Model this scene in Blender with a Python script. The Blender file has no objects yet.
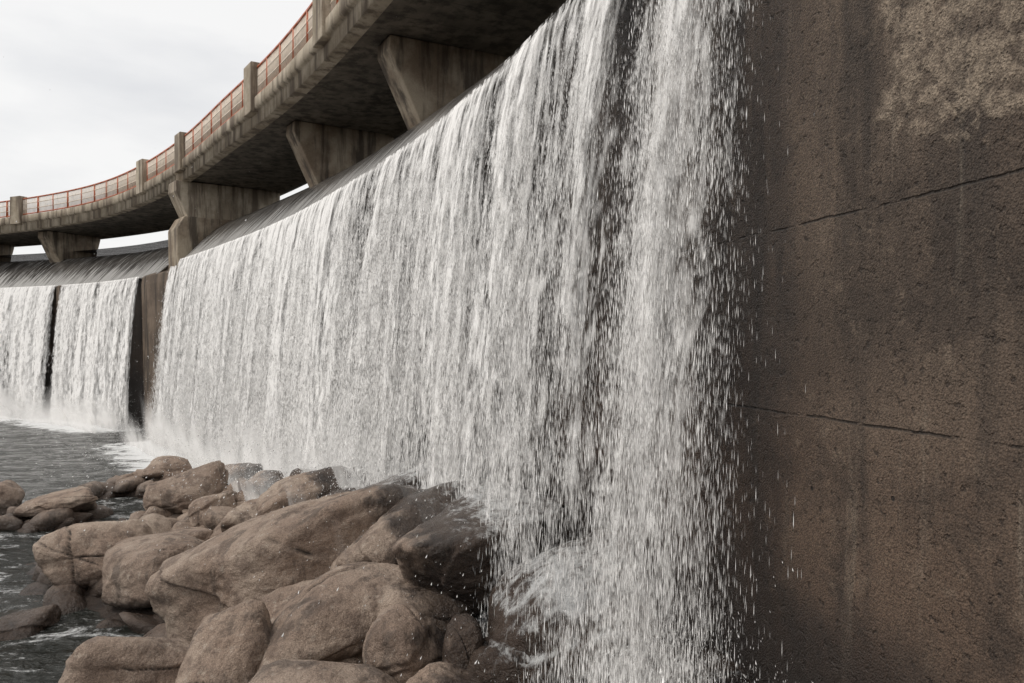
import bpy, math, numpy as np, time
from mathutils import Vector, Matrix
rng=np.random.default_rng(7)
C=4.7
scene=bpy.context.scene
# ---------------- noise -----------------
TAB=rng.random((64,64,64))
def vn3(x,y,z):
    x,y,z=np.broadcast_arrays(np.asarray(x,float),np.asarray(y,float),np.asarray(z,float))
    xi=np.floor(x).astype(int);yi=np.floor(y).astype(int);zi=np.floor(z).astype(int)
    fx=x-xi;fy=y-yi;fz=z-zi
    fx=fx*fx*(3-2*fx);fy=fy*fy*(3-2*fy);fz=fz*fz*(3-2*fz)
    def g(a,b,c): return TAB[(xi+a)%64,(yi+b)%64,(zi+c)%64]
    r=0
    for a in (0,1):
        for b in (0,1):
            for c in (0,1):
                r=r+g(a,b,c)*(fx if a else 1-fx)*(fy if b else 1-fy)*(fz if c else 1-fz)
    return r
def fbm(x,y,z,o=4,g=.5):
    r=0;a=1;t=0
    for i in range(o):
        r=r+a*vn3(x*2**i+i*7.3,y*2**i+i*3.1,z*2**i+i*5.7);t+=a;a*=g
    return r/t
# ---------------- curve -----------------
P=np.array([(3.9,-16),(3.4,-9),(2.95,-3),(2.55,1.0),(1.97,4.0),(1.3,6.6),(0.75,8.8),(-.49,12.2),(-2.27,16.2),(-6.2,23.6),(-10.5,30.3),(-16.8,39),(-23.3,45.8),(-30,50),(-38,53),(-47,54.6),(-57,54.6),(-68,52)],float)
pts=[]
for i in range(len(P)-1):
    p0=P[max(i-1,0)];p1=P[i];p2=P[i+1];p3=P[min(i+2,len(P)-1)]
    for t in np.linspace(0,1,60,endpoint=False):
        pts.append(.5*((2*p1)+(-p0+p2)*t+(2*p0-5*p1+4*p2-p3)*t*t+(-p0+3*p1-3*p2+p3)*t**3))
pts.append(P[-1]);pts=np.array(pts)
L=np.concatenate([[0],np.cumsum(np.linalg.norm(np.diff(pts,axis=0),axis=1))])
SS=np.arange(0,L[-1],.1)
CX=np.interp(SS,L,pts[:,0]);CY=np.interp(SS,L,pts[:,1])
k=np.ones(21)/21
def sm(a):
    b=np.pad(a,10,mode='reflect',reflect_type='odd');return np.convolve(b,k,mode='valid')
CX=sm(CX);CY=sm(CY)
TX=np.gradient(CX);TY=np.gradient(CY);q=np.hypot(TX,TY);TX/=q;TY/=q
NX,NY=-TY,TX
SMAX=SS[-1]
def at(s,n=0.):
    return (np.interp(s,SS,CX)+n*np.interp(s,SS,NX), np.interp(s,SS,CY)+n*np.interp(s,SS,NY))
imax=int(np.argmax(CY))
def s_y(y): return float(np.interp(y,CY[:imax],SS[:imax]))
def tang(s): return np.interp(s,SS,TX),np.interp(s,SS,TY)
S_END=s_y(5.0);S_D0=s_y(38.2);S_D1=s_y(42.2);S_G0=s_y(48.6);S_FAR=s_y(54.0)
def lipZ(s): 
    return C+3.75-0.40*np.clip((np.asarray(s)-S_D0-1)/2.0,0,1)
def deckZ(s): return C+8.5-0.6*np.clip((np.asarray(s)-s_y(32))/(s_y(50)-s_y(32)),0,1.3)
def nearest(x,y):
    x=np.asarray(x).ravel();y=np.asarray(y).ravel()
    s=np.empty(len(x));n=np.empty(len(x))
    cx=CX[::3];cy=CY[::3];nx=NX[::3];ny=NY[::3];ss=SS[::3]
    for a in range(0,len(x),4000):
        d=(x[a:a+4000,None]-cx)**2+(y[a:a+4000,None]-cy)**2
        i=d.argmin(1);s[a:a+4000]=ss[i]
        n[a:a+4000]=(x[a:a+4000]-cx[i])*nx[i]+(y[a:a+4000]-cy[i])*ny[i]
    return s,n
# ---------------- mesh helpers ----------------
def obj(name,me,mat=None,parent=None,smooth=False):
    o=bpy.data.objects.new(name,me);scene.collection.objects.link(o)
    if mat: me.materials.append(mat)
    if parent: o.parent=parent
    if smooth: me.polygons.foreach_set('use_smooth',[True]*len(me.polygons))
    return o
def empty(name):
    e=bpy.data.objects.new(name,None);scene.collection.objects.link(e);return e
def quick_mesh(name,V,F,k):
    me=bpy.data.meshes.new(name);V=np.asarray(V,np.float32);F=np.asarray(F,np.int32)
    me.vertices.add(len(V));me.vertices.foreach_set('co',V.ravel())
    me.loops.add(F.size);me.loops.foreach_set('vertex_index',F.ravel())
    me.polygons.add(len(F));me.polygons.foreach_set('loop_start',np.arange(0,F.size,k,dtype=np.int32))
    me.polygons.foreach_set('loop_total',np.full(len(F),k,dtype=np.int32))
    me.update(calc_edges=True);return me
def set_uv(me,uvv):
    uv=me.uv_layers.new(name='UVMap');li=np.empty(len(me.loops),np.int32);me.loops.foreach_get('vertex_index',li)
    uv.data.foreach_set('uv',np.asarray(uvv,np.float32)[li].ravel())
def set_attr(me,name,v):
    a=me.attributes.new(name,'FLOAT','POINT');a.data.foreach_set('value',np.asarray(v,np.float32).ravel())
def gridfaces(nr,nc):
    i=np.arange(nr-1)[:,None]*nc+np.arange(nc-1)[None,:];i=i.ravel()
    return np.stack([i,i+1,i+nc+1,i+nc],1)
def sweep(name,prof,s0,s1,ds,mat,parent=None,zf=None,uvz=False,smooth=False,disp=None,caps=True,sub=1):
    pr=[]
    for a,b in zip(prof[:-1],prof[1:]):
        for t in range(sub): pr.append((a[0]+(b[0]-a[0])*t/sub,a[1]+(b[1]-a[1])*t/sub))
    pr.append(prof[-1]);pr=np.array(pr,float)
    s=np.linspace(s0,s1,max(2,int((s1-s0)/ds)+1))
    S,K=np.meshgrid(s,np.arange(len(pr)),indexing='ij')
    n=pr[K,0].copy();z=pr[K,1].copy()
    if zf is not None: z=z+zf(S)
    if disp is not None: n=n+disp(S,z)
    X,Y=at(S,n)
    V=np.stack([X,Y,z],-1).reshape(-1,3)
    me=quick_mesh(name,V,gridfaces(len(s),len(pr)),4)
    cl=np.concatenate([[0],np.cumsum(np.hypot(*np.diff(pr,axis=0).T))])
    set_uv(me,np.stack([S,z if uvz else cl[K]],-1).reshape(-1,2))
    return obj(name,me,mat,parent,smooth)
def bevel(o,w=.03,seg=2):
    m=o.modifiers.new('b','BEVEL');m.width=w;m.segments=seg;m.limit_method='ANGLE'
def slab(name,poly,s,th,mat,parent,bev=.04): # polygon in (n,z) extruded along tangent
    tx,ty=tang(s);nx,ny=-ty,tx;cx,cy=at(s)
    v=[]
    for sg in (-.5,.5):
        for n,z in poly: v.append((cx+n*nx+sg*th*tx,cy+n*ny+sg*th*ty,z))
    m=len(poly)
    f=[tuple(range(m)),tuple(range(m,2*m))[::-1]]+[(i,i+m,(i+1)%m+m,(i+1)%m) for i in range(m)]
    me=bpy.data.meshes.new(name);me.from_pydata(v,[],f);me.update()
    bm=bmesh.new();bm.from_mesh(me);bmesh.ops.recalc_face_normals(bm,faces=bm.faces);bm.to_mesh(me);bm.free()
    o=obj(name,me,mat,parent);bevel(o,bev);return o
import bmesh
# ---------------- material helpers ----------------
class Mt:
    def __init__(s,name):
        s.m=bpy.data.materials.new(name);s.m.use_nodes=True;s.t=s.m.node_tree;s.t.nodes.clear()
        s.out=s.t.nodes.new('ShaderNodeOutputMaterial')
    def n(s,ty,**kw):
        nd=s.t.nodes.new(ty)
        for k,v in kw.items(): setattr(nd,k,v)
        return nd
    def set(s,sock,v):
        if isinstance(v,bpy.types.NodeSocket): s.t.links.new(v,sock)
        elif v is not None:
            if isinstance(v,(tuple,list)) and len(v)==3 and sock.type=='RGBA': v=(*v,1)
            sock.default_value=v
    def uv(s): return s.n('ShaderNodeTexCoord').outputs['UV']
    def pos(s): return s.n('ShaderNodeNewGeometry').outputs['Position']
    def attr(s,a): return s.n('ShaderNodeAttribute',attribute_name=a).outputs['Fac']
    def vm(s,op,a,b=None):
        nd=s.n('ShaderNodeVectorMath',operation=op);s.set(nd.inputs[0],a)
        if b is not None: s.set(nd.inputs[1],b)
        return nd.outputs[0]
    def sep(s,v):
        nd=s.n('ShaderNodeSeparateXYZ');s.set(nd.inputs[0],v);return nd.outputs
    def noise(s,v,scale=1.,det=4.,rough=.55,dist=0.):
        nd=s.n('ShaderNodeTexNoise');s.set(nd.inputs['Vector'],v);nd.inputs['Scale'].default_value=scale
        nd.inputs['Detail'].default_value=det;nd.inputs['Roughness'].default_value=rough;nd.inputs['Distortion'].default_value=dist
        return nd.outputs[0]
    def vor(s,v,scale,feat='F1'):
        nd=s.n('ShaderNodeTexVoronoi',feature=feat);s.set(nd.inputs['Vector'],v);nd.inputs['Scale'].default_value=scale
        return nd.outputs['Distance']
    def ma(s,op,a,b=None,clamp=False):
        nd=s.n('ShaderNodeMath',operation=op,use_clamp=clamp);s.set(nd.inputs[0],a)
        if b is not None: s.set(nd.inputs[1],b)
        return nd.outputs[0]
    def ss(s,v,a,b,lo=0.,hi=1.,lin=False):
        nd=s.n('ShaderNodeMapRange',interpolation_type='LINEAR' if lin else 'SMOOTHSTEP')
        for i,x in enumerate((v,a,b,lo,hi)): s.set(nd.inputs[i],x)
        return nd.outputs[0]
    def mix(s,f,a,b,bt='MIX'):
        nd=s.n('ShaderNodeMix',data_type='RGBA',blend_type=bt);s.set(nd.inputs[0],f);s.set(nd.inputs[6],a);s.set(nd.inputs[7],b)
        return nd.outputs[2]
    def bump(s,h,st=.5,d=.05,nrm=None):
        nd=s.n('ShaderNodeBump');s.set(nd.inputs['Height'],h);nd.inputs['Strength'].default_value=st;nd.inputs['Distance'].default_value=d
        if nrm is not None: s.set(nd.inputs['Normal'],nrm)
        return nd.outputs[0]
    def prin(s,col,rough=.8,nrm=None,**kw):
        nd=s.n('ShaderNodeBsdfPrincipled');s.set(nd.inputs['Base Color'],col);s.set(nd.inputs['Roughness'],rough)
        if nrm is not None: s.set(nd.inputs['Normal'],nrm)
        for k,v in kw.items(): s.set(nd.inputs[k.replace('_',' ')],v)
        return nd.outputs[0]
    def mixs(s,f,a,b):
        nd=s.n('ShaderNodeMixShader');s.set(nd.inputs[0],f);s.t.links.new(a,nd.inputs[1]);s.t.links.new(b,nd.inputs[2]);return nd.outputs[0]
    def done(s,sh): s.t.links.new(sh,s.out.inputs[0]);return s.m

def mk_wall():
    m=Mt('dam_wall_concrete');uv=m.uv();p=m.pos();sx=m.sep(uv)
    big=m.noise(m.vm('MULTIPLY',uv,(.5,.5,1)),1,5,.6)
    col=m.mix(m.ss(big,.35,.65),(.09,.066,.050),(.17,.127,.095))
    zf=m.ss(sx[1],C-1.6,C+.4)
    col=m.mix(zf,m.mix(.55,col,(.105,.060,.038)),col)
    st=m.noise(m.vm('MULTIPLY',uv,(2.2,.22,1)),1,6,.65)
    col=m.mix(m.ss(st,.46,.70,0,.8),col,(.04,.032,.027))
    st2=m.noise(m.vm('MULTIPLY',uv,(5.,.35,1)),1.3,4,.6)
    col=m.mix(m.ss(st2,.56,.72,0,.4),col,(.28,.235,.185))
    blot=m.noise(uv,1.7,6,.7,.5)
    col=m.mix(m.ss(blot,.48,.66,0,.65),col,(.045,.033,.026))
    blot2=m.noise(uv,4.7,6,.75,.3)
    col=m.mix(m.ss(blot2,.55,.70,0,.55),col,(.23,.175,.13))
    ed=m.noise(m.vm('MULTIPLY',uv,(2.5,2.5,1)),1,6,.65)
    zz=m.ma('ADD',sx[1],m.ma('MULTIPLY',m.ma('SUBTRACT',ed,.5),1.1))
    pm=m.ma('MULTIPLY',m.ss(zz,C+1.02,C+1.10),m.ss(m.ma('ADD',sx[0],m.ma('MULTIPLY',ed,.8)),s_y(4.35)+.4,s_y(4.2)+.4,0,1))
    pm2=m.ma('MULTIPLY',pm,m.ss(m.noise(p,9,5,.7),.38,.6,.1,1))
    col=m.mix(m.ma('MULTIPLY',pm2,.75),col,(.36,.29,.22))
    g1=m.noise(p,60,5,.75);g2=m.vor(p,85)
    col=m.mix(1,col,m.mix(m.ss(g1,.3,.7),(.5,.5,.5),(1.45,1.45,1.45)),'MULTIPLY')
    col=m.mix(m.ss(g2,.08,.20,.4,0),col,(.34,.27,.20))
    pit=m.noise(p,19,3,.6)
    col=m.mix(m.ss(pit,.64,.70,0,.7),col,(.03,.022,.018))
    wob=m.ma('MULTIPLY',m.ma('SUBTRACT',m.noise(m.vm('MULTIPLY',uv,(1.3,0,0)),1,6,.75),.5),.05)
    jt=None
    for zj in (C+.74,C-.46):
        d=m.ma('ABSOLUTE',m.ma('SUBTRACT',m.ma('ADD',sx[1],wob),zj))
        j=m.ss(d,.002,.011,1,0)
        jt=j if jt is None else m.ma('MAXIMUM',jt,j)
    jt=m.ma('MULTIPLY',jt,m.ss(m.noise(m.vm('MULTIPLY',uv,(4,6,0)),1,4,.7),.40,.58,.0,1))
    col=m.mix(m.ma('MULTIPLY',jt,.75),col,(.015,.012,.01))
    hv=m.vor(m.vm('MULTIPLY',uv,(1,1,0)),2.2)
    hole=m.ss(hv,.022,.036,1,0);col=m.mix(m.ma('MULTIPLY',hole,.9),col,(.01,.008,.007))
    wet=m.attr('wet')
    wetn=m.ss(m.ma('ADD',wet,m.ma('MULTIPLY',m.ma('SUBTRACT',st,.5),.9)),.2,.7)
    col=m.mix(wetn,col,m.mix(1,col,(.50,.46,.44),'MULTIPLY'))
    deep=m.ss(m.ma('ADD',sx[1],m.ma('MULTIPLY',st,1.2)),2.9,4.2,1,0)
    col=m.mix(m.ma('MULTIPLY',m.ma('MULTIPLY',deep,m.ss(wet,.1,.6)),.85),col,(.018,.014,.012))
    h=m.ma('ADD',m.ma('MULTIPLY',g1,.35),m.ma('MULTIPLY',big,1.))
    h=m.ma('SUBTRACT',h,m.ma('MULTIPLY',m.ss(pit,.56,.7),.5))
    h=m.ma('SUBTRACT',h,m.ma('MULTIPLY',jt,.7));h=m.ma('SUBTRACT',h,m.ma('MULTIPLY',hole,1.2))
    h=m.ma('SUBTRACT',h,m.ma('MULTIPLY',g2,.3));h=m.ma('ADD',h,m.ma('MULTIPLY',pm2,.3));h=m.ma('ADD',h,m.ma('MULTIPLY',blot2,.6))
    return m.done(m.prin(col,m.ss(wetn,0,1,.85,.5),m.bump(h,.85,.03)))
M_wall=mk_wall()
def mk_conc(name,a,b,dark,board=False):
    m=Mt(name);p=m.pos()
    n1=m.noise(p,.9,6,.65);col=m.mix(m.ss(n1,.35,.65),a,b)
    st=m.noise(m.vm('MULTIPLY',p,(2.2,2.2,.25)),1,6,.65)
    col=m.mix(m.ss(st,.44,.62,0,.85),col,dark)
    g=m.noise(p,30,4,.7);col=m.mix(1,col,m.mix(g,(.72,.72,.72),(1.28,1.28,1.28)),'MULTIPLY')
    h=m.ma('ADD',g,n1)
    if board:
        u=m.sep(m.uv())
        w=m.ma('ABSOLUTE',m.ma('SUBTRACT',m.ma('FRACT',m.ma('MULTIPLY',u[0],1/1.25)),.5))
        l=m.ss(w,.0,.02,1,0);col=m.mix(m.ma('MULTIPLY',l,.7),col,dark);h=m.ma('SUBTRACT',h,l)
        cell=m.noise(m.vm('MULTIPLY',m.uv(),(.8,6,1)),1,2);col=m.mix(1,col,m.mix(cell,(.7,.7,.7),(1.3,1.3,1.3)),'MULTIPLY')
    return m.done(m.prin(col,.85,m.bump(h,.5,.02)))
M_conc=mk_conc('weathered_concrete',(.22,.165,.115),(.44,.37,.28),(.055,.042,.032))
M_damp=mk_conc('damp_concrete',(.11,.080,.058),(.20,.15,.11),(.035,.027,.02))
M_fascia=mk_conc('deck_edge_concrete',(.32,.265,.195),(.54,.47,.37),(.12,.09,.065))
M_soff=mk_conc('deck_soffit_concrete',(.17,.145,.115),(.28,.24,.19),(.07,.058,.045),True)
def mk_simple(name,col,rough=.5,var=.25):
    m=Mt(name);p=m.pos();n=m.noise(p,6,5,.65)
    c=m.mix(m.ss(n,.4,.75,0,var*2),col,tuple(x*.45 for x in col))
    return m.done(m.prin(c,rough,m.bump(n,.2,.005)))
M_red=mk_simple('red_rail_paint',(.52,.15,.07),.5)
M_pale=mk_simple('pale_rail_paint',(.85,.74,.62),.5)
def mk_spill():
    m=Mt('spillway_wet_film');uv=m.uv()
    a=m.noise(m.vm('MULTIPLY',uv,(7,.5,1)),1,6,.7,.2);b=m.noise(m.vm('MULTIPLY',uv,(1.2,.2,1)),1,3,.5)
    col=m.mix(m.ss(b,.3,.7),(.04,.036,.033),(.10,.092,.085))
    low=m.ss(m.sep(uv)[1],2.2,.15,.0,.22)
    col=m.mix(m.ss(m.ma('ADD',a,low),.50,.72,0,.75),col,(.65,.64,.62))
    return m.done(m.prin(col,.25,m.bump(a,.35,.03)))
M_spill=mk_spill()
def mk_rock():
    m=Mt('granite_rock');p=m.pos();oi=m.n('ShaderNodeObjectInfo').outputs['Random']
    n1=m.noise(p,.8,5,.6);n2=m.noise(p,3.5,6,.65)
    col=m.mix(m.ss(n1,.35,.65),(.31,.225,.170),(.50,.40,.32))
    col=m.mix(m.ss(oi,0,1,0,.5),col,(.24,.175,.135))
    col=m.mix(m.ss(n2,.46,.64,0,.7),col,(.15,.105,.080))
    col=m.mix(m.ss(m.noise(p,6.5,6,.75),.54,.68,0,.5),col,(.56,.48,.40))
    sv=m.noise(m.vm('MULTIPLY',p,(1.5,1.5,.5)),1.3,6,.7,.4)
    col=m.mix(m.ss(sv,.54,.64,0,.65),col,(.075,.056,.045))
    g=m.noise(p,85,4,.75);col=m.mix(1,col,m.mix(m.ss(g,.3,.7),(.55,.55,.55),(1.45,1.45,1.45)),'MULTIPLY')
    w=m.attr('wet');z=m.sep(p)[2]
    cav_shade=m.attr('cav_shade');col=m.mix(m.ss(cav_shade,.0,1.,0,.9),col,(.025,.018,.014))  # shade painted into rock colour: crevices and undersides go near black
    wz=m.ss(m.ma('ADD',z,m.ma('MULTIPLY',m.ma('SUBTRACT',n2,.5),.6)),.10,.60,1,0)
    wt=m.ma('MAXIMUM',wz,m.ss(m.ma('ADD',w,m.ma('MULTIPLY',m.ma('SUBTRACT',n2,.5),.8)),.3,.6))
    col=m.mix(wt,col,m.mix(1,col,(.20,.18,.17),'MULTIPLY'))
    fo=m.attr('foam');fn=m.noise(m.vm('MULTIPLY',p,(3,3,1.2)),2.2,7,.8,.4)
    fm=m.ss(m.ma('ADD',fo,m.ma('MULTIPLY',m.ma('SUBTRACT',fn,.5),2.3)),.45,1.0)
    h=m.ma('ADD',m.ma('MULTIPLY',n2,1.3),m.ma('MULTIPLY',g,.16));h=m.ma('ADD',h,m.ma('MULTIPLY',m.noise(p,14,5,.75),.55))
    rk=m.prin(col,m.ss(wt,0,1,.75,.25),m.bump(h,1.,.06))
    fs=m.prin((.82,.83,.83),.6,m.bump(fn,.9,.12))
    return m.done(m.mixs(m.ma('MULTIPLY',m.ma('MULTIPLY',fm,m.ss(fo,.02,.2)),.9),rk,fs))
M_rock=mk_rock()
def mk_water():
    m=Mt('pool_water');p=m.pos()
    a=m.noise(m.vm('MULTIPLY',p,(1,1.6,1)),1.1,6,.6,.4);b=m.noise(p,5,4,.6)
    h=m.ma('ADD',a,m.ma('MULTIPLY',b,.22))
    w=m.prin((.018,.020,.016),.07,m.bump(h,1.,.40),IOR=1.33)
    fo=m.attr('foam')
    f1=m.noise(m.vm('MULTIPLY',p,(1,1.9,1)),.8,7,.72,.9);f2=m.noise(p,11,4,.8)
    v=m.ma('ADD',fo,m.ma('ADD',m.ma('MULTIPLY',m.ma('SUBTRACT',f1,.5),2.1),m.ma('MULTIPLY',m.ma('SUBTRACT',f2,.5),.7)))
    fm=m.ss(v,.40,.8)
    fs=m.prin((.86,.87,.87),.55,m.bump(m.ma('ADD',f1,f2),.8,.08))
    return m.done(m.mixs(m.ma('MULTIPLY',fm,.93),w,fs))
M_water=mk_water()
def white_body(m,al,up=.9,alb=.80):
    g=m.n('ShaderNodeNewGeometry').outputs['Normal']
    nr=m.vm('NORMALIZE',m.vm('ADD',g,(-.35,-.2,up)))
    df=m.n('ShaderNodeBsdfDiffuse');m.set(df.inputs[0],(alb,alb*.99,alb*.975));m.set(df.inputs['Normal'],nr)
    if al is None: return df.outputs[0]
    tr=m.n('ShaderNodeBsdfTransparent')
    return m.mixs(al,tr.outputs[0],df.outputs[0])
def mk_fall(name,grain,amax,sc,alb=.8):
    m=Mt(name);a=m.attr('dens')
    gr=m.noise(m.vm('MULTIPLY',m.uv(),(sc,sc*.26,1)),1,2,.7)
    a2=m.ma('ADD',a,m.ma('MULTIPLY',m.ma('SUBTRACT',gr,.5),grain))
    al=m.ss(a2,0.,1.0,0,amax)
    return m.done(white_body(m,al,.9,alb))
m=Mt('water_droplets');M_drop=m.done(white_body(m,None,.8,.93))
def mk_mist():
    m=Mt('mist');return m.done(white_body(m,m.ma('MULTIPLY',m.attr('dens'),1.0),1.2,.95))
M_mist=mk_mist()

# ---------------- dam ----------------
dam=empty('overflow_dam')
NB=-.12
def wdisp(S,z): return .10*(fbm(S*.35,z*.5,3.3,3)-.5)+.03*(fbm(S*2.2,z*2.2,9.3,3)-.5)
LZ0=C+3.75
def add_wall():
    s=np.concatenate([np.arange(0,s_y(9),.06),np.arange(s_y(9),SMAX,.3)])
    r=np.linspace(0,1,100)
    S,R=np.meshgrid(s,r,indexing='ij')
    z=-1.5+R*(lipZ(S)-.02+1.5)
    n=NB-.0+wdisp(S,z)
    n=n+.012*(z<C-.46)+.012*(z<C+.72)
    X,Y=at(S,n)
    me=quick_mesh('wall_face',np.stack([X,Y,z],-1).reshape(-1,3),gridfaces(len(s),100),4)
    set_uv(me,np.stack([S,z],-1).reshape(-1,2))
    w=np.clip((S-S_END+.9)/1.5,0,1)*.8
    w=np.where((S>S_D0)&(S<S_D1),.30,w)
    w=np.maximum(w,np.clip((3.6-z)/1.0,0,1)*.95*np.clip((S-s_y(2.6))/1.5,0,1))
    set_attr(me,'wet',w)
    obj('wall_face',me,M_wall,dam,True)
add_wall()
crest=[(NB,-.02),(.0,-.03),(.03,.03),(-.25,.30),(-.8,.90),(-1.4,1.5),(-2.1,1.98),(-2.9,2.15),(-3.6,1.9),(-4.2,1.0),(-4.6,-1.5),(-4.9,-9.5)]
sweep('spillway_crest',crest,S_END-.2,S_FAR,.4,M_spill,dam,zf=lambda S:lipZ(S),smooth=True,sub=3)
sweep('wall_top',[(NB,-.02),(NB,2.5),(-4.9,2.5),(-4.9,-9.5)],0,S_END-.2,.3,M_wall,dam,zf=lambda S:lipZ(S),uvz=True)
sweep('wall_top_far',[(NB,-.02),(NB,2.2),(-4.9,2.2),(-4.9,-9.5)],S_FAR,SMAX-.2,.5,M_conc,dam,zf=lambda S:lipZ(S))
slab('crest_end_wall',[(NB-.03,LZ0-.3),(NB-.03,LZ0+2.5),(-4.85,LZ0+2.5),(-4.85,LZ0-.3)],S_END-.35,.4,M_conc,dam)
# ---------------- bridge ----------------
br=empty('curved_footbridge')
dz=lambda S:deckZ(S)
sweep('deck_edge',[(-.18,.06),(.06,.06),(.10,.02),(.10,-.34),(.02,-.40),(-.04,-.42),(-.04,-.86),(-.40,-.88)],0,SMAX-.3,.4,M_fascia,br,zf=dz)
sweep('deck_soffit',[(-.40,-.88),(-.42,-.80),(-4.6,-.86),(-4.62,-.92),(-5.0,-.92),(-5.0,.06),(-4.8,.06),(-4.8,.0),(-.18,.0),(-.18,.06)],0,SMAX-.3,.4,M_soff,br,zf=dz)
def pier(s,th,no_t=-1.0,no_b=-2.0):
    d=float(deckZ(s))-.84;l=float(lipZ(s))
    e=empty('bridge_pier')
    slab('bracket',[(no_t,d),(no_t+.02,d-.35),(no_b,l+1.45),(-3.0,l+1.5),(-4.2,l+1.5),(-4.75,d-.2),(-4.75,d)],s,th,M_conc,e)
    slab('footing',[(no_b+.25,l+.9),(no_b+.15,l+1.7),(-4.0,l+2.2),(-4.0,l+.8)],s,th+.12,M_conc,e)
    return e
SP1=s_y(19.6)+.3;SP2=s_y(27.5)
for sp in (SP1-21.5,SP1-10.4,SP1,SP2): pier(sp,.95)
SP4=s_y(50.2)
pier(SP4,1.0);pier(SP4+7.5,1.0);pier(SP4+17,1.0)
SP3=s_y(37.7)
d=float(deckZ(SP3))-.84
dp=empty('divider_pier')
slab('bracket',[(.25,d),(.27,d-.5),(-.35,LZ0+1.9),(-.35,LZ0+1.4),(-4.7,LZ0+1.4),(-4.75,d)],SP3,1.3,M_fascia,dp,.05)
slab('column',[(.20,LZ0-.75),(.24,LZ0+1.5),(-.1,LZ0+2.1),(-4.6,LZ0+2.1),(-4.6,LZ0-.75)],SP3+.03,1.55,M_conc,dp,.05)
slab('divider_pier_low',[(-.1,-1.),(.12,7.5),(.12,8.05),(-2.5,9.5),(-2.5,-1)],S_G0+.25,.4,M_damp,dp,.04)
slab('divider_wall',[(-.1,-1.),(.10,7.65),(.05,8.1),(-2.5,10.0),(-2.5,-1)],(S_D0+S_D1)/2+.15,S_D1-S_D0-.7,M_damp,dp,.04)
# ---------------- railing ----------------
rl=empty('bridge_railing')
def tubes(name,segs,w,mat,parent):
    V=[];F=[]
    for a,b in segs:
        a=np.array(a,float);b=np.array(b,float);d=b-a;d/=np.linalg.norm(d)
        u=np.cross(d,[0,0,1]) if abs(d[2])<.9 else np.cross(d,[1,0,0]);u/=np.linalg.norm(u);v=np.cross(d,u)
        i=len(V)
        for p in (a,b):
            for sx,sy in ((-1,-1),(1,-1),(1,1),(-1,1)): V.append(p+u*sx*w/2+v*sy*w/2)
        F+= [(i,i+1,i+5,i+4),(i+1,i+2,i+6,i+5),(i+2,i+3,i+7,i+6),(i+3,i,i+4,i+7),(i,i+3,i+2,i+1),(i+4,i+5,i+6,i+7)]
    me=quick_mesh(name,V,F,4);return obj(name,me,mat,parent)
def P3(s,n,h):
    x,y=at(s,n);return (float(x),float(y),float(deckZ(s))+h)
for n0 in (-.05,-4.9):
    ss_=np.arange(2,SMAX-1,1.0)
    for h,w in ((1.12,.075),(.14,.06)):
        tubes('rail',[(P3(a,n0,h),P3(a+1.0,n0,h)) for a in ss_],w,M_red,rl)
    tubes('posts',[(P3(a,n0,.05),P3(a,n0,1.15)) for a in np.arange(2,SMAX-1,1.5)],.075,M_red,rl)
    tubes('balusters',[(P3(a,n0,.15),P3(a,n0,1.1)) for a in np.arange(2,SMAX-1,.12)],.03,M_pale,rl)
    tubes('mid_rails',[(P3(a,n0,h),P3(a+1,n0,h)) for a in ss_ for h in (.45,.80)],.04,M_pale,rl)
ped=[s_y(y) for y in (21.6,28.4,37.2,42.0,50.6)]+[s_y(21.6)-7*i for i in (1,2,3,4)]+[s_y(50.6)+8,s_y(50.6)+16]
for i,s in enumerate(ped):
    z=float(deckZ(s))
    slab('pedestal',[(.20,z-.45),(.20,z+1.30),(-.32,z+1.30),(-.32,z-.45)],s,.95,M_fascia,rl,.03)

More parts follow.
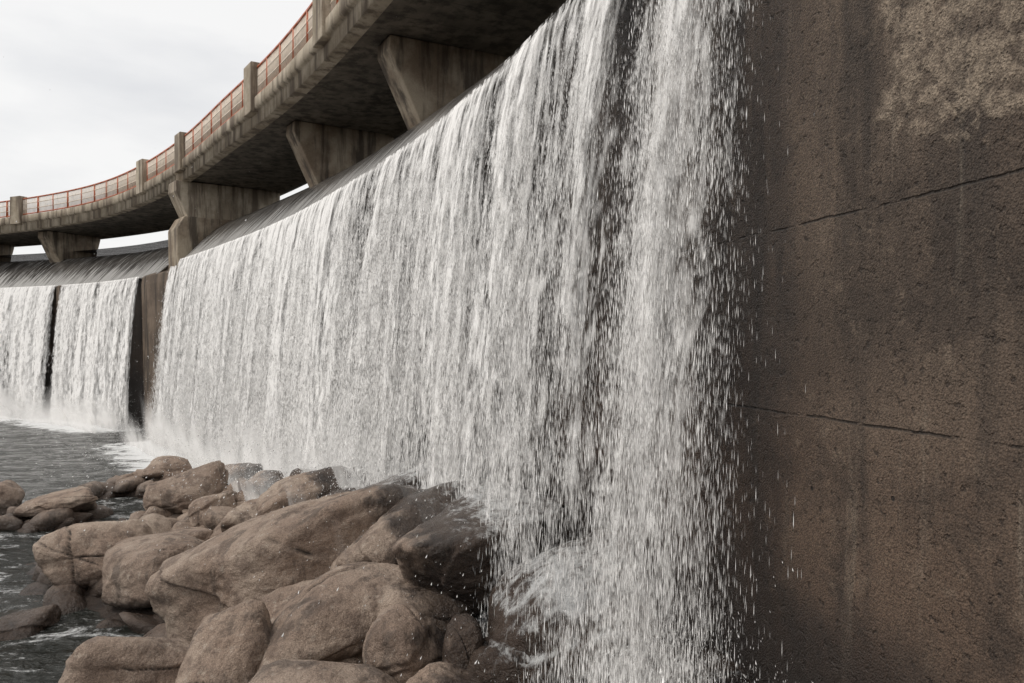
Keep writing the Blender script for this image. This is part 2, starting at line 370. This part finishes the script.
# ---------------- terrain ----------------
R=[(-2.35,11.4,1.75, 1.70,.92,.80,26,18,9),
(-7.75,15.3,.55,.95,.85,.68,10,4,8),(-6.3,14.3,.60,1.0,.85,.62,-10,4,8),
(-8.0,19.6,1.0,.9,.7,.52,10,14,9),(-6.8,18,.80,.55,.55,.45,0,6,8),
(-3.9,15.6,1.75,.95,.5,.42,30,18,9),(-1.9,13.0,2.0,1.15,.6,.50,32,14,9),
(-1.15,10.6,2.1,1.1,.60,.62,42,16,10),(-.25,9.4,2.25,1.1,.68,.60,38,12,10),
(.80,8.2,1.70,1.15,1.1,.98,20,5,9),
(-1.80,9.0,1.62,.90,.65,.46,10,4,8),(-1.1,8.9,1.60,.7,.55,.45,-30,-5,8),
(-1.05,8.0,1.5,.45,.45,.52,50,20,8),(-.47,7.75,1.68,.21,.27,.46,10,0,7),
(-1.70,7.3,1.25,.85,.6,.50,5,0,8),(-3.0,8.5,1.0,.58,.65,.58,30,12,8),
(-4.25,9.0,.82,.74,.55,.52,10,0,8),(-2.45,9.9,1.3,.65,.55,.45,40,12,8),
(-.62,7.2,1.2,.5,.5,.5,0,0,8),(-11.9,21,.42,.95,.8,.30,0,6,8),(-14.0,22,.40,.5,.6,.45,0,0,8),
(-8.1,13,-.1,.5,.5,.32,0,0,8),(-10.9,25.3,.70,.7,.6,.38,0,6,8),(-1.0,14.1,2.45,.58,.45,.34,20,6,8),
(-8.7,17.6,.25,1.1,.8,.26,0,4,8),(-4.7,18.2,1.3,.6,.5,.42,20,12,8),(-6.0,20.4,1.0,.7,.5,.4,10,8,8),
(-3.4,17.2,1.65,.55,.45,.34,35,8,8),(-7.8,22.5,.85,.7,.5,.36,20,6,8),(-2.4,15.6,2.05,.6,.45,.32,30,6,8),
(.1,10.4,1.8,.8,.6,.55,20,5,8),(-.75,9.9,1.6,.6,.5,.45,0,6,8),(.55,7.2,.85,.70,.6,.66,0,0,8),
(.0,7.7,1.2,.6,.5,.65,0,0,8),(-3.55,10.3,.70,.6,.6,.5,0,0,8),(-5.1,12.1,.0,.55,.5,.32,0,0,8),
(-5.3,16.3,1.0,.65,.5,.42,60,6,8),(-3.2,14.4,1.6,.55,.5,.42,-20,4,8),(-6.7,16.4,.45,.6,.5,.38,25,8,8),
(-4.4,13.2,.75,.6,.5,.42,15,8,8)]
ctrl=[(r[0],r[1],r[2]-.45*r[5]-.15) for r in R]
ctrl+=[(x,y,-1.0) for x,y in ((-12,15),(-10,10),(-8.3,11),(-15,19),(-14,28),(-20,30),(-25,40),(-12,33),(-17,25),(-7,8),(-7,4),(-8,-2),(-6,-6),(-11,22.7),(-10.5,18.7),(-9.5,13.5),(-20,12),(-20,0),(-30,20),(-25,45),(-9.5,28))]
ctrl+=[(-6.6,25.5,-.4),(-5,9.9,-.7),(-4.6,7,-.3),(-3.5,5,0),(-2,3,.8),(0,3,1.3),(0,0,2.2),(0,-4,2.2),(1.6,3.0,2.7),(1.7,4.4,2.65),(1.25,5.9,2.4),(.3,6,1.0),(.0,5,1.2),(.8,4.5,1.5),(1.9,1,2.6),(2,-4,2.5),(.2,11.8,2.1),(-.5,13.2,2.1),(-3.0,18.2,1.4),(-4.8,21.5,.9),(-1.6,15.5,2.0),(-5.3,13.3,.1),(-6.2,12.2,-.6)]
ctrl=np.array(ctrl)
def terr(x,y):
    x=np.asarray(x,float);y=np.asarray(y,float);sh=x.shape;x=x.ravel();y=y.ravel();o=np.empty(len(x))
    for a in range(0,len(x),4000):
        d2=(x[a:a+4000,None]-ctrl[:,0])**2+(y[a:a+4000,None]-ctrl[:,1])**2+.05
        w=d2**-1.8;o[a:a+4000]=(w*ctrl[:,2]).sum(1)/w.sum(1)
    dist=np.hypot((x+4)/18,(y-10)/24)
    m=np.clip((dist-.85)/.5,0,1);m=m*m*(3-2*m)
    o=o*(1-m)-1.3*m
    o=o+.45*(fbm(x*1.1,y*1.1,1.5,5,.6)-.5)*(1-m)+.5*(fbm(x*.1,y*.1,1.5,3)-.5)*m
    far=np.clip((-x-75)/120,0,1)+np.clip((-y-60)/150,0,1)
    o=o+far*14+far*12*(fbm(x*.02,y*.02,4.5,4)-.4)
    return o.reshape(sh)
def axis(segs):
    a=[]
    for s,e,st in segs: a.append(np.arange(s,e,st))
    return np.unique(np.concatenate(a+[np.array([segs[-1][1]])]))
gx=axis([(-900,-160,40),(-160,-40,6),(-40,-16,1.2),(-16,4,.12),(4,80,8),(80,900,60)])
gy=axis([(-900,-100,40),(-100,-10,6),(-10,2,.5),(2,26,.12),(26,60,1.2),(60,900,50)])
GX,GY=np.meshgrid(gx,gy,indexing='ij');GZ=terr(GX,GY)
me=quick_mesh('riverbed',np.stack([GX,GY,GZ],-1).reshape(-1,3),gridfaces(len(gx),len(gy))[:,::-1],4)
DY=np.array([0,4.95,5.15,5.5,5.9,6.2,6.55,6.9,7.5,8.1,8.7,9.5,10.3,11,12,13,14.5,16,18,20,30,38.6])
DD=np.array([0,0,.34,.48,.50,.38,.34,.46,.66,.56,.50,.62,.60,.44,.56,.66,.56,.70,.68,.78,.88,.92])
SD=np.array([s_y(y) for y in DY])
def dens(s):
    s=np.asarray(s,float)
    d=np.interp(s,SD,DD)
    d=np.where(s>S_D0-.1,0,d)
    l=np.clip((s-S_D1)/.3,0,1)*.9*(1-np.clip(1.3-np.abs(s-(S_G0+.25))/.5,0,1))
    l=l*np.clip((S_FAR-s)/.4,0,1)
    return np.where(s>S_D1,l,d)
def wetfoam(x,y,z):
    s,n=nearest(x,y);d=dens(s);zz=np.ravel(z)
    wet=np.clip(1-(np.abs(n-.6)-.5)/1.2,0,1)*(d>0.05)
    wet=np.maximum(wet,np.clip(1-(n-.6)/1.2,0,1)*1.*(s>s_y(3)))
    off=.42*np.sqrt(np.clip(lipZ(s)-zz,0,20)/4.9)+.1
    foam=np.clip(1-np.abs(n-off)/1.1,0,1)**.7*np.clip(d*1.5,0,1)
    return wet,foam,n,s
w,f,n__,s__=wetfoam(GX,GY,GZ)
set_attr(me,'wet',w);set_attr(me,'foam',f*.8);set_attr(me,'cav_shade',np.full(len(w),.45))
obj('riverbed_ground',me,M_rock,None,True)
# ---------------- pool water ----------------
wx=axis([(-900,-160,60),(-160,-50,6),(-50,4.5,.3)]);wy=axis([(-900,-100,60),(-100,-10,6),(-10,60,.3)])
WX,WY=np.meshgrid(wx,wy,indexing='ij')
s,n=nearest(WX,WY)
dsm=np.interp(s,SS,np.convolve(dens(SS),np.ones(25)/25,mode='same'))*1.2
foam=np.clip(1.6-np.clip(n-.6,0,99)/2.6,0,1.4)*dsm
foam=np.maximum(foam,.30*np.clip(1-(n-2)/12,0,1)*(n>0))
foam=foam+.18*(np.hypot((WX.ravel()+9)/6,(WY.ravel()-18)/7)<1)
near=np.clip(1-np.clip(n-.6,0,99)/5,0,1)*dsm
WZ=.16*near*(fbm(WX.ravel()*1.2,WY.ravel()*1.2,2.2,4)-.3)*2+.10*(fbm(WX.ravel()*.9,WY.ravel()*1.4,2.2,3)-.5)
V=np.stack([WX.ravel(),WY.ravel(),WZ],-1)
F=gridfaces(len(wx),len(wy))[:,::-1]
ok=(n[F].min(1)>-2.0)|(WY.ravel()[F].max(1)<-14)
me=quick_mesh('river_water',V,F[ok],4);set_attr(me,'foam',foam)
obj('river_water',me,M_water,None,True)
sweep('reservoir_water',[(-2.75,.0),(-60,.0)],S_END,SMAX-1,2,M_water,None,zf=lambda S:lipZ(S)*0+LZ0+2.18)
# ---------------- boulders ----------------
def ico(sub):
    bm=bmesh.new();bmesh.ops.create_icosphere(bm,subdivisions=sub,radius=1)
    v=np.array([x.co[:] for x in bm.verts]);f=np.array([[a.index for a in p.verts] for p in bm.faces]);bm.free();return v,f
I5=ico(6);I3=ico(3)
def rockverts(base,seed,p=7,npl=11,amp=.06,cav_shade=False):
    r=np.random.default_rng(seed)
    d=base
    nn=r.normal(size=(npl,3));nn/=np.linalg.norm(nn,axis=1)[:,None]
    nn=np.vstack([nn,[[0,0,1],[0,0,-1],[1,0,0],[-1,0,0],[0,1,0],[0,-1,0]]])
    nn[-6:]+=r.normal(size=(6,3))*.24;nn/=np.linalg.norm(nn,axis=1)[:,None]
    h=np.concatenate([r.uniform(.80,1.10,npl),r.uniform(.86,1.0,6)])
    dt=np.clip(d@nn.T,0,None)/h
    rad=((dt**p).sum(1))**(-1/p)
    o=r.uniform(0,50,3)
    v=d*rad[:,None];cv=np.zeros(len(v))
    for q_ in range(3):
        a=r.normal(size=3);a[2]*=1.6;a/=np.linalg.norm(a);c=r.uniform(-.55,.55)
        t=v@a-c+.14*(fbm(v[:,0]*2+o[0],v[:,1]*2,v[:,2]*2,4)-.5)
        st=r.uniform(.02,.07)
        e=np.exp(-(t/.016)**2)*np.clip(fbm(v[:,0]*1.5+o[1],v[:,1]*1.5,v[:,2]*1.5,2)*4-1.6,0,1)
        cv=np.maximum(cv,e)
        v=v*(1+st*(1/(1+np.exp(-t/.012))-.5)-.05*e)[:,None]
    nz=fbm(v[:,0]*1.5+o[0],v[:,1]*1.5+o[1],v[:,2]*1.5+o[2],6,.58)-.5
    v=v*(1+amp*4.2*nz)[:,None]
    return (v,cv) if cav_shade else v
def xf(v,r,k=1.08):
    x,y,z,hx,hy,hz,yaw,pit,p=r
    v=v*np.array([hx,hy,hz])*k
    a=math.radians(-pit);b=math.radians(yaw)
    Ry=np.array([[math.cos(a),0,math.sin(a)],[0,1,0],[-math.sin(a),0,math.cos(a)]])
    Rz=np.array([[math.cos(b),-math.sin(b),0],[math.sin(b),math.cos(b),0],[0,0,1]])
    return v@(Rz@Ry).T+np.array([x,y,z])
for i,r in enumerate(R):
    v,cv=rockverts(I5[0],300+i,r[8],cav_shade=True);v=xf(v,r)
    v[:,2]+=.04*(fbm(v[:,0]*6,v[:,1]*6,v[:,2]*6,4,.6)-.5)
    me=quick_mesh('boulder',v,I5[1],3)
    w,f,_,_=wetfoam(v[:,0],v[:,1],v[:,2])
    nrm=np.empty(len(v)*3,np.float32);me.vertices.foreach_get('normal',nrm);up=nrm.reshape(-1,3)[:,2]
    cv=np.maximum(cv,np.clip(-up*.9,0,.6))  # downward faces get painted shade too, on top of the crack lines
    set_attr(me,'wet',w);set_attr(me,'cav_shade',cv);set_attr(me,'foam',f*np.clip(up*1.3+.2,0,1))
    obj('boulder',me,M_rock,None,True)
VV=[];FF=[];off=0
cnt=0
while cnt<800:
    x=rng.uniform(-13,1.0);y=rng.uniform(5.5,27)
    t=float(terr(np.array([x]),np.array([y]))[0])
    if t<-.35: continue
    s,n=nearest(np.array([x]),np.array([y]))
    if n[0]<.5: continue
    sz=rng.uniform(.06,.26)*(1.2 if y>14 else .7)*(1.6 if rng.random()<.12 else 1)
    v=rockverts(I3[0],5000+cnt,10)
    v=xf(v,(x,y,t+sz*.25,sz*rng.uniform(.9,1.6),sz,sz*rng.uniform(.6,.95),rng.uniform(0,180),rng.uniform(-20,25),7))
    VV.append(v);FF.append(I3[1]+off);off+=len(v);cnt+=1
VV=np.vstack(VV);FF=np.vstack(FF);me=quick_mesh('small_rocks',VV,FF,3)
w,f,_,_=wetfoam(VV[:,0],VV[:,1],VV[:,2]);set_attr(me,'wet',w);set_attr(me,'cav_shade',np.full(len(w),.2));set_attr(me,'foam',f*.7);obj('small_rocks',me,M_rock,None,True)
# ---------------- waterfall ----------------
wf=empty('waterfall')
def v0(s,l): return .32+.36*fbm(np.asarray(s)*.9,l*3.3+0*np.asarray(s),l+0*np.asarray(s),3)+.12*l
def tfall(drop): return (-1.1+np.sqrt(1.21+19.6*np.asarray(drop)))/9.8
def pattern(S,drop,l):
    wob=.45*(fbm(S*.6,drop*.35,l*2.2,2)-.5)+.14*(fbm(S*3,drop*1.2,l*2.2+4,2)-.5)
    u=S+wob
    c=fbm(u*1.3,drop*.12,3.3,3)-.5
    c2=fbm(u*3.2,drop*.26,l*5.1,2)-.5
    m_=fbm(u*6,drop*1.6,l*6.1+1,3,.6)-.5
    f_=fbm(u*17,drop*5.0,l*1.9+7,2,.7)-.5
    near=np.clip((s_y(26)-S)/14,0,1)
    return (1.3+.5*near)*c+.8*c2+1.05*m_+1.45*f_
def thin(S,T):
    k=np.clip((s_y(11.5)-S)/5,0,1)
    return -.40*np.clip((T-.45)/.8,0,1)*k
def sheet(name,l,mat,n0,bias,cut):
    s=np.concatenate([np.arange(S_END-.3,s_y(13),.024),np.arange(s_y(13),s_y(24),.045),np.arange(s_y(24),S_FAR,.08)])
    drop=np.concatenate([[-.03,.02],np.arange(.07,8.8,.05)])
    S,Dp=np.meshgrid(s,drop,indexing='ij')
    T=tfall(np.maximum(Dp,0))
    n=n0+v0(S,l)*T+.10*T*(fbm(S*2.5,Dp*.25,l*4.1,3)-.5)*2+.05*T*(fbm(S*7,Dp*1.2,l*4.1+3,2)-.5)*2
    Z=lipZ(S)+.05-Dp
    X,Y=at(S,n)
    D=dens(S)
    d=pattern(S,Dp,l)+(D-.5)*1.3+.30+bias
    d=d+.18*np.exp(-T/.25)*(D>.3)+thin(S,T)
    d=np.where(D<.03,-1,d).ravel()
    F=gridfaces(len(s),len(drop));F=F[d[F].max(1)>cut]
    me=quick_mesh(name,np.stack([X,Y,Z],-1).reshape(-1,3),F,4)
    set_uv(me,np.stack([S,Dp],-1).reshape(-1,2))
    set_attr(me,'dens',np.clip(d,-1,1.5));obj(name,me,mat,wf,True)
sheet('water_sheet_back',0,mk_fall('falling_water_back',.4,.74,60,.86),.04,.02,-.12)
sheet('water_sheet_mid',1,mk_fall('falling_water_mid',1.2,.82,48,.93),.07,-.12,-.32)
sheet('water_sheet_front',2,mk_fall('falling_water_front',1.5,.85,60,.95),.10,-.28,-.38)
def drops(name,pos,ln,wd,tilt=None):
    N=len(pos)
    dirv=np.zeros((N,3));dirv[:,2]=-1
    if tilt is not None: dirv=dirv+tilt
    dirv/=np.linalg.norm(dirv,axis=1)[:,None]
    a0=rng.uniform(0,6.28,N)
    V=np.empty((N,5,3))
    V[:,0]=pos+dirv*ln[:,None];V[:,4]=pos-dirv*ln[:,None]
    for j in range(3):
        a=a0+j*2.094
        V[:,1+j,0]=pos[:,0]+np.cos(a)*wd;V[:,1+j,1]=pos[:,1]+np.sin(a)*wd;V[:,1+j,2]=pos[:,2]
        V[:,1+j]+=dirv*(ln*.35)[:,None]
    b=np.arange(N)[:,None]*5
    f=np.array([[0,1,2],[0,2,3],[0,3,1],[4,2,1],[4,3,2],[4,1,3]])
    F=(b[:,:,None]+f[None]).reshape(-1,3)
    me=quick_mesh(name,V.reshape(-1,3),F,3);obj(name,me,M_drop,wf,True)
N=1300000
y=5.0+ (39-5.0)*rng.random(N)**2.5
s=np.interp(y,CY[:imax],SS[:imax])+rng.normal(0,.05,N)
drop=8*rng.random(N)**.75
D=dens(s)
g=pattern(s,drop,rng.integers(0,3,N)*1.)
keep=(g+(D-.5)*1.1+rng.normal(0,.30,N)+thin(s,tfall(drop))*.6)>.27
M=4500
dx=8*rng.random(M)**.6;sx=S_END+.15-rng.exponential(.05+.035*dx,M)
s=np.concatenate([s[keep],sx]);drop=np.concatenate([drop[keep],dx])
print('drops',len(s))
T=tfall(drop)
l=rng.uniform(0,3.2,len(s))
n=.05+v0(s,0)*T+ (.12*l*T)+rng.normal(0,.09,len(s))*T
X,Y=at(s,n);Z=lipZ(s)-drop
sp=1.1+9.8*T
sc=rng.lognormal(-.2,.55,len(s));sc[-M:]*=.6
dist=np.clip(Y/9,.7,2.2)
drops('drops',np.stack([X,Y,Z],-1),.0048*sp*sc**.5*dist**.4,.0019*sc*dist)
M=200000
y=5.0+(39-5.0)*rng.random(M)**1.4
s=np.interp(y,CY[:imax],SS[:imax]);kk=rng.random(M)<dens(s)+.1;s=s[kk];M=len(s)
X0,Y0=at(s,.75+rng.normal(0,.3,M));gz=np.maximum(terr(X0,Y0)+.15,0)
vel=rng.gamma(2.2,.95,M)*np.clip(Y0/11,.8,1.5);an=rng.uniform(0,6.28,M);el=np.radians(rng.uniform(25,88,M))
tt=rng.random(M)*2*vel*np.sin(el)/9.8
hx=vel*np.cos(el)*np.cos(an);hy=vel*np.cos(el)*np.sin(an);vz=vel*np.sin(el)-9.8*tt
X=X0+hx*tt;Y=Y0+hy*tt;Z=gz+vel*np.sin(el)*tt-4.9*tt*tt
sc=rng.lognormal(-.1,.5,M)
drops('splash',np.stack([X,Y,Z],-1),.008*sc,.0035*sc*np.clip(Y/9,.7,3),tilt=np.stack([hx,hy,vz+1],-1)*.15)
for i,(n0,h,am) in enumerate(((1.2,3.0,1.9),(2.2,2.0,1.5))):
    s=np.arange(s_y(7.0),S_FAR,.12);r=np.linspace(0,1,30);S,Rr=np.meshgrid(s,r,indexing='ij')
    nn=n0+.10*(fbm(S*.25,Rr*.5,i*3.,2)-.5)*2+.3*Rr
    X,Y=at(S,nn);g=np.maximum(terr(*at(S,n0+0*S)),0)-.25
    g=np.stack([np.convolve(np.pad(g[:,0],20,mode='edge'),np.ones(41)/41,'valid')]*30,1)
    Z=g+h*Rr
    fw=np.clip((S-s_y(9.0))/12,0,1)
    top=.5+.7*fbm(S*.7,Rr*0,i*2.+.3,4)
    a=np.clip(1-Rr/top,0,1)**1.4*np.clip(Rr/.28,0,1)
    a=a*np.interp(S,SS,np.convolve(dens(SS)*1.2,np.ones(15)/15,mode='same'))*fw*am*(.3+1.4*np.clip(fbm(S*.9,Rr*2.,i*7.+2,5,.6)-.25,0,1))
    a=np.clip(a,0,.7).ravel()
    F=gridfaces(len(s),30);F=F[a[F].max(1)>.004]
    me=quick_mesh('mist',np.stack([X,Y,Z],-1).reshape(-1,3),F,4)
    set_attr(me,'dens',a);obj('mist',me,M_mist,wf,True)
# ---------------- world, sun, camera ----------------
EL,AZ=math.radians(48),math.radians(-105)
w=bpy.data.worlds.new('World');scene.world=w;w.use_nodes=True;nt=w.node_tree;nt.nodes.clear()
out=nt.nodes.new('ShaderNodeOutputWorld');sky=nt.nodes.new('ShaderNodeTexSky');sky.sky_type='NISHITA';sky.sun_disc=False
sky.sun_elevation=EL;sky.sun_rotation=AZ;sky.dust_density=3
b1=nt.nodes.new('ShaderNodeBackground');b1.inputs[1].default_value=.12;nt.links.new(sky.outputs[0],b1.inputs[0])
tc=nt.nodes.new('ShaderNodeTexCoord');mp=nt.nodes.new('ShaderNodeMapping');mp.inputs['Scale'].default_value=(1,1,3.2)
nt.links.new(tc.outputs['Generated'],mp.inputs[0])
nz=nt.nodes.new('ShaderNodeTexNoise');nz.inputs['Scale'].default_value=2.1;nz.inputs['Detail'].default_value=7;nz.inputs['Roughness'].default_value=.5
nt.links.new(mp.outputs[0],nz.inputs[0])
cr=nt.nodes.new('ShaderNodeValToRGB');cr.color_ramp.elements[0].position=.28;cr.color_ramp.elements[0].color=(.78,.785,.80,1)
cr.color_ramp.elements[1].position=.48;cr.color_ramp.elements[1].color=(1,.99,.975,1)
nt.links.new(nz.outputs[0],cr.inputs[0])
b2=nt.nodes.new('ShaderNodeBackground');b2.inputs[1].default_value=1.0;nt.links.new(cr.outputs[0],b2.inputs[0])
mx=nt.nodes.new('ShaderNodeMixShader');mx.inputs[0].default_value=.9
nt.links.new(b1.outputs[0],mx.inputs[1]);nt.links.new(b2.outputs[0],mx.inputs[2]);nt.links.new(mx.outputs[0],out.inputs[0])
sl=bpy.data.lights.new('sun','SUN');sl.energy=1.3;sl.angle=math.radians(15);sl.color=(1,.94,.86)
so=bpy.data.objects.new('sun',sl);scene.collection.objects.link(so)
dirv=Vector((math.sin(AZ)*math.cos(EL),math.cos(AZ)*math.cos(EL),math.sin(EL)))
so.rotation_euler=dirv.to_track_quat('Z','Y').to_euler()
cam=bpy.data.cameras.new('camera');cam.lens=28.1;cam.clip_end=3000;cam.clip_start=.05
co=bpy.data.objects.new('camera',cam);scene.collection.objects.link(co);co.location=(0,0,C);co.rotation_euler=(math.radians(90),0,0)
scene.camera=co
scene.view_settings.view_transform='Standard';scene.view_settings.look='None';scene.view_settings.exposure=0
